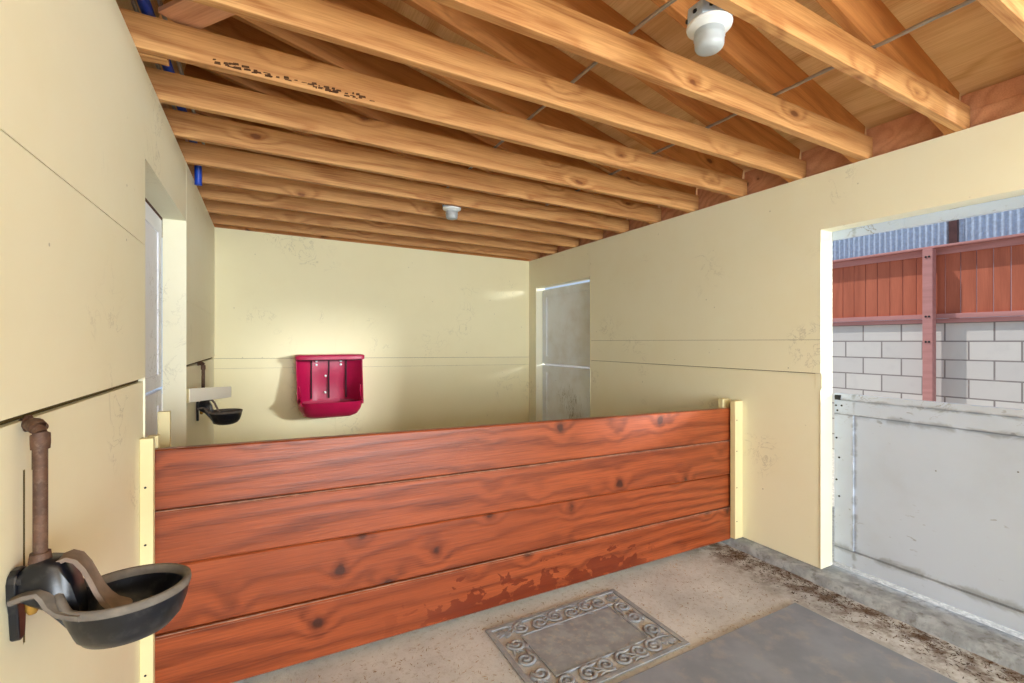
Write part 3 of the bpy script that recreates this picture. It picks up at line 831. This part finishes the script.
def scroll(cx, cy, r, a0, hand, tail, leaf=True):
    bm = bmesh.new(); p = spiral(cx, cy, r, 1.6, a0, hand, tail)
    tube(bm, p, [.0095] * (len(p) - 2) + [.008, .004], 8, .62)
    lathe(bm, [(.0005, .0008), (.010, .001), (.010, .008), (.0005, .010)], (cx, cy, 0), 10)
    if leaf:
        x, y = p[-1][0], p[-1][1]
        for k in (-1, 0, 1):
            ax = tail[0] + k * tail[1] * .7; ay = tail[1] - k * tail[0] * .7
            tube(bm, [(x - tail[0] * .4, y - tail[1] * .4, .0055), (x + ax * .4, y + ay * .4, .0062), (x + ax * .9, y + ay * .9, .005)], [.006, .008, .002], 8, .55)
    obj('scroll', bm, M['doormat'], DM, smooth=True, angle=60)
bw = .078
for y, s in ((iy0 / 2 + .008, 1), (H_ - iy0 / 2 - .008, -1)):
    for q, fx in enumerate((.205, .335, .455, .575, .695, .80)):
        g = -1 if q % 2 else 1
        scroll(W_ * fx, y + .004 * g, .044, math.pi * .5 * s * g, s * g, (-.050 * g, .010 * s))
for x, s in ((ix0 / 2 + .008, 1), (W_ - .150 / 2 - .008, -1)):
    for q, fy in enumerate((.30, .50, .70)):
        g = -1 if q % 2 else 1
        scroll(x + .006 * g, H_ * fy, .044, 0 if g > 0 else math.pi, -s * g, (.010 * s, -.048 * g))
for x, y in ((.075, .07), (W_ - .075, .07), (.075, H_ - .07), (W_ - .075, H_ - .07)):
    bm = bmesh.new()
    for k in range(5):
        a = math.atan2(y - H_ / 2, x - W_ / 2) + (k - 2) * .5; dx, dy = math.cos(a), math.sin(a)
        tube(bm, [(x - dx * .03, y - dy * .03, .005), (x + dx * .012, y + dy * .012, .0065), (x + dx * .046, y + dy * .04, .005)], [.006, .009, .002], 8, .55)
    obj('corner_leaf', bm, M['doormat'], DM, smooth=True)

# loose debris on the floor
rr = random.Random(11)
def debris(name, n, mat, pick, label):
    bm = bmesh.new()
    for _ in range(n):
        x, y, L, wd = pick(); a = rr.random() * math.pi; z = .0012 + rr.random() * .004
        dx, dy = math.cos(a) * L, math.sin(a) * L; px, py = -math.sin(a) * wd, math.cos(a) * wd
        h = wd * (.6 + rr.random())
        tz = rr.random() * L * .35
        A = [(x - dx - px, y - dy - py, z), (x - dx + px, y - dy + py, z), (x - dx, y - dy, z + h)]
        B = [(x + dx - px * .5, y + dy - py * .5, z + tz), (x + dx + px * .5, y + dy + py * .5, z + tz), (x + dx, y + dy, z + tz + h * .6)]
        loft(bm, [A, B])
    return tag(obj(name, bm, mat), label, 'debris', None, 'stuff')
def by_curb():
    y = rr.uniform(.6, 2.15); x = max(2.625, 2.91 - abs(rr.gauss(0, .11))); return x, y, rr.uniform(.002, .009), rr.uniform(.001, .0026)
def on_floor():
    while True:
        x, y = rr.uniform(.1, 2.6), rr.uniform(1.53, 2.2)
        if not (.97 < x < 1.81 and y < 2.12): return x, y, rr.uniform(.002, .009), rr.uniform(.0007, .0018)
debris('floor_debris', 1100, M['leafbit'], by_curb, 'brown dirt and chips gathered along the concrete curb')
debris('straw_bits', 900, M['straw'], on_floor, 'scattered straw bits on the dusty concrete around the mat')

# ------------------------------------------------------------------ the yard beyond the half door
bm = bmesh.new(); box(bm, 0, .2, -6, 9, 0, 1.625)
o = obj('wall_yard', bm, M['blocks'], loc=(6.62, 3.192 - .197 * 2 - .164, 0.040)); tag(o, kind='structure')
FE = tag(empty('board_fence', (6.60, 2.3, 1.66)), 'red-stained board fence on top of the white block wall outside', 'fence')
y0 = 3.121 - 2.3
for k in range(-34, 24):
    bm = bmesh.new(); y = y0 - k * .1272
    box(bm, 0.0, .018, y - .1245, y - .0025, .10, .77); o = obj('fence_board', bm, M['fencewood'], FE, bevel=.002)
bm = bmesh.new(); box(bm, -.030, .030, -3.2, 5.16, .055, .105); obj('lower_rail', bm, M['fencetrim'], FE, bevel=.002)
bm = bmesh.new(); box(bm, -.012, .06, -3.2, 5.16, .006, .052); tag(obj('sill_board', bm, M['fencetrim'], FE, bevel=.002), 'pinkish sill board')
bm = bmesh.new(); box(bm, -.020, .035, -3.2, 5.16, .760, .832); obj('top_rail', bm, M['fencetrim'], FE, bevel=.002)
bm = bmesh.new(); box(bm, -.095, .075, -3.2, 5.16, .833, .855); obj('rail_cap', bm, M['fencetrim'], FE, bevel=.002)
P_ = tag(empty('fence_post', (6.50, 2.332, 0.036)), 'pinkish wooden post bolted in front of the red fence outside', 'post')
bm = bmesh.new(); box(bm, -.045, .045, -.045, .045, 0, 2.448); obj('shaft', bm, M['fencetrim'], P_, bevel=.004)
for z in (1.42, 1.70, 2.36):
    for dy in (-.015, .014):
        bm = bmesh.new(); lathe(bm, [(.0005, 0), (.011, 0), (.011, .006), (.0005, .010)], seg=8)
        bmesh.ops.rotate(bm, verts=bm.verts, cent=(0, 0, 0), matrix=Matrix.Rotation(-math.pi / 2, 3, 'Y')); bmesh.ops.translate(bm, verts=bm.verts, vec=(-.045, dy, z))
        obj('bolt', bm, M['black'], P_)
def corrugated(ya, yb, lab):
    bm = bmesh.new(); n = int((yb - ya) / .0065); fr, bk = [], []
    for i in range(n + 1):
        y = ya + (yb - ya) * i / n; d_ = .012 * math.sin(2 * math.pi * y / .058)
        fr.append(d_); 
    r1 = [[(fr[i], ya + (yb - ya) * i / n, z) for z in (0, .45, .9)] for i in range(n + 1)]
    r2 = [[(fr[i] + .0025, ya + (yb - ya) * i / n, z) for z in (.9, .45, 0)] for i in range(n + 1)]
    loft(bm, [a + b for a, b in zip(r1, r2)])
    o = obj('corrugated_sheet', bm, M['galv'], loc=(6.86, 0, 2.30), smooth=True, angle=60)
    tag(o, lab, 'metal sheet', 'corrugated sheets behind the fence')
corrugated(2.275, 7.5, 'corrugated metal sheet left of the dark brown post, above the fence')
corrugated(-0.2, 2.195, 'corrugated metal sheet right of the dark brown post, above the fence')
bm = bmesh.new(); box(bm, -.035, .035, -.036, .036, 0, 3.16)
tag(obj('yard_post', bm, M['steelbrown'], loc=(6.855, 2.236, .036)), 'dark brown post between the two corrugated sheets outside', 'post')
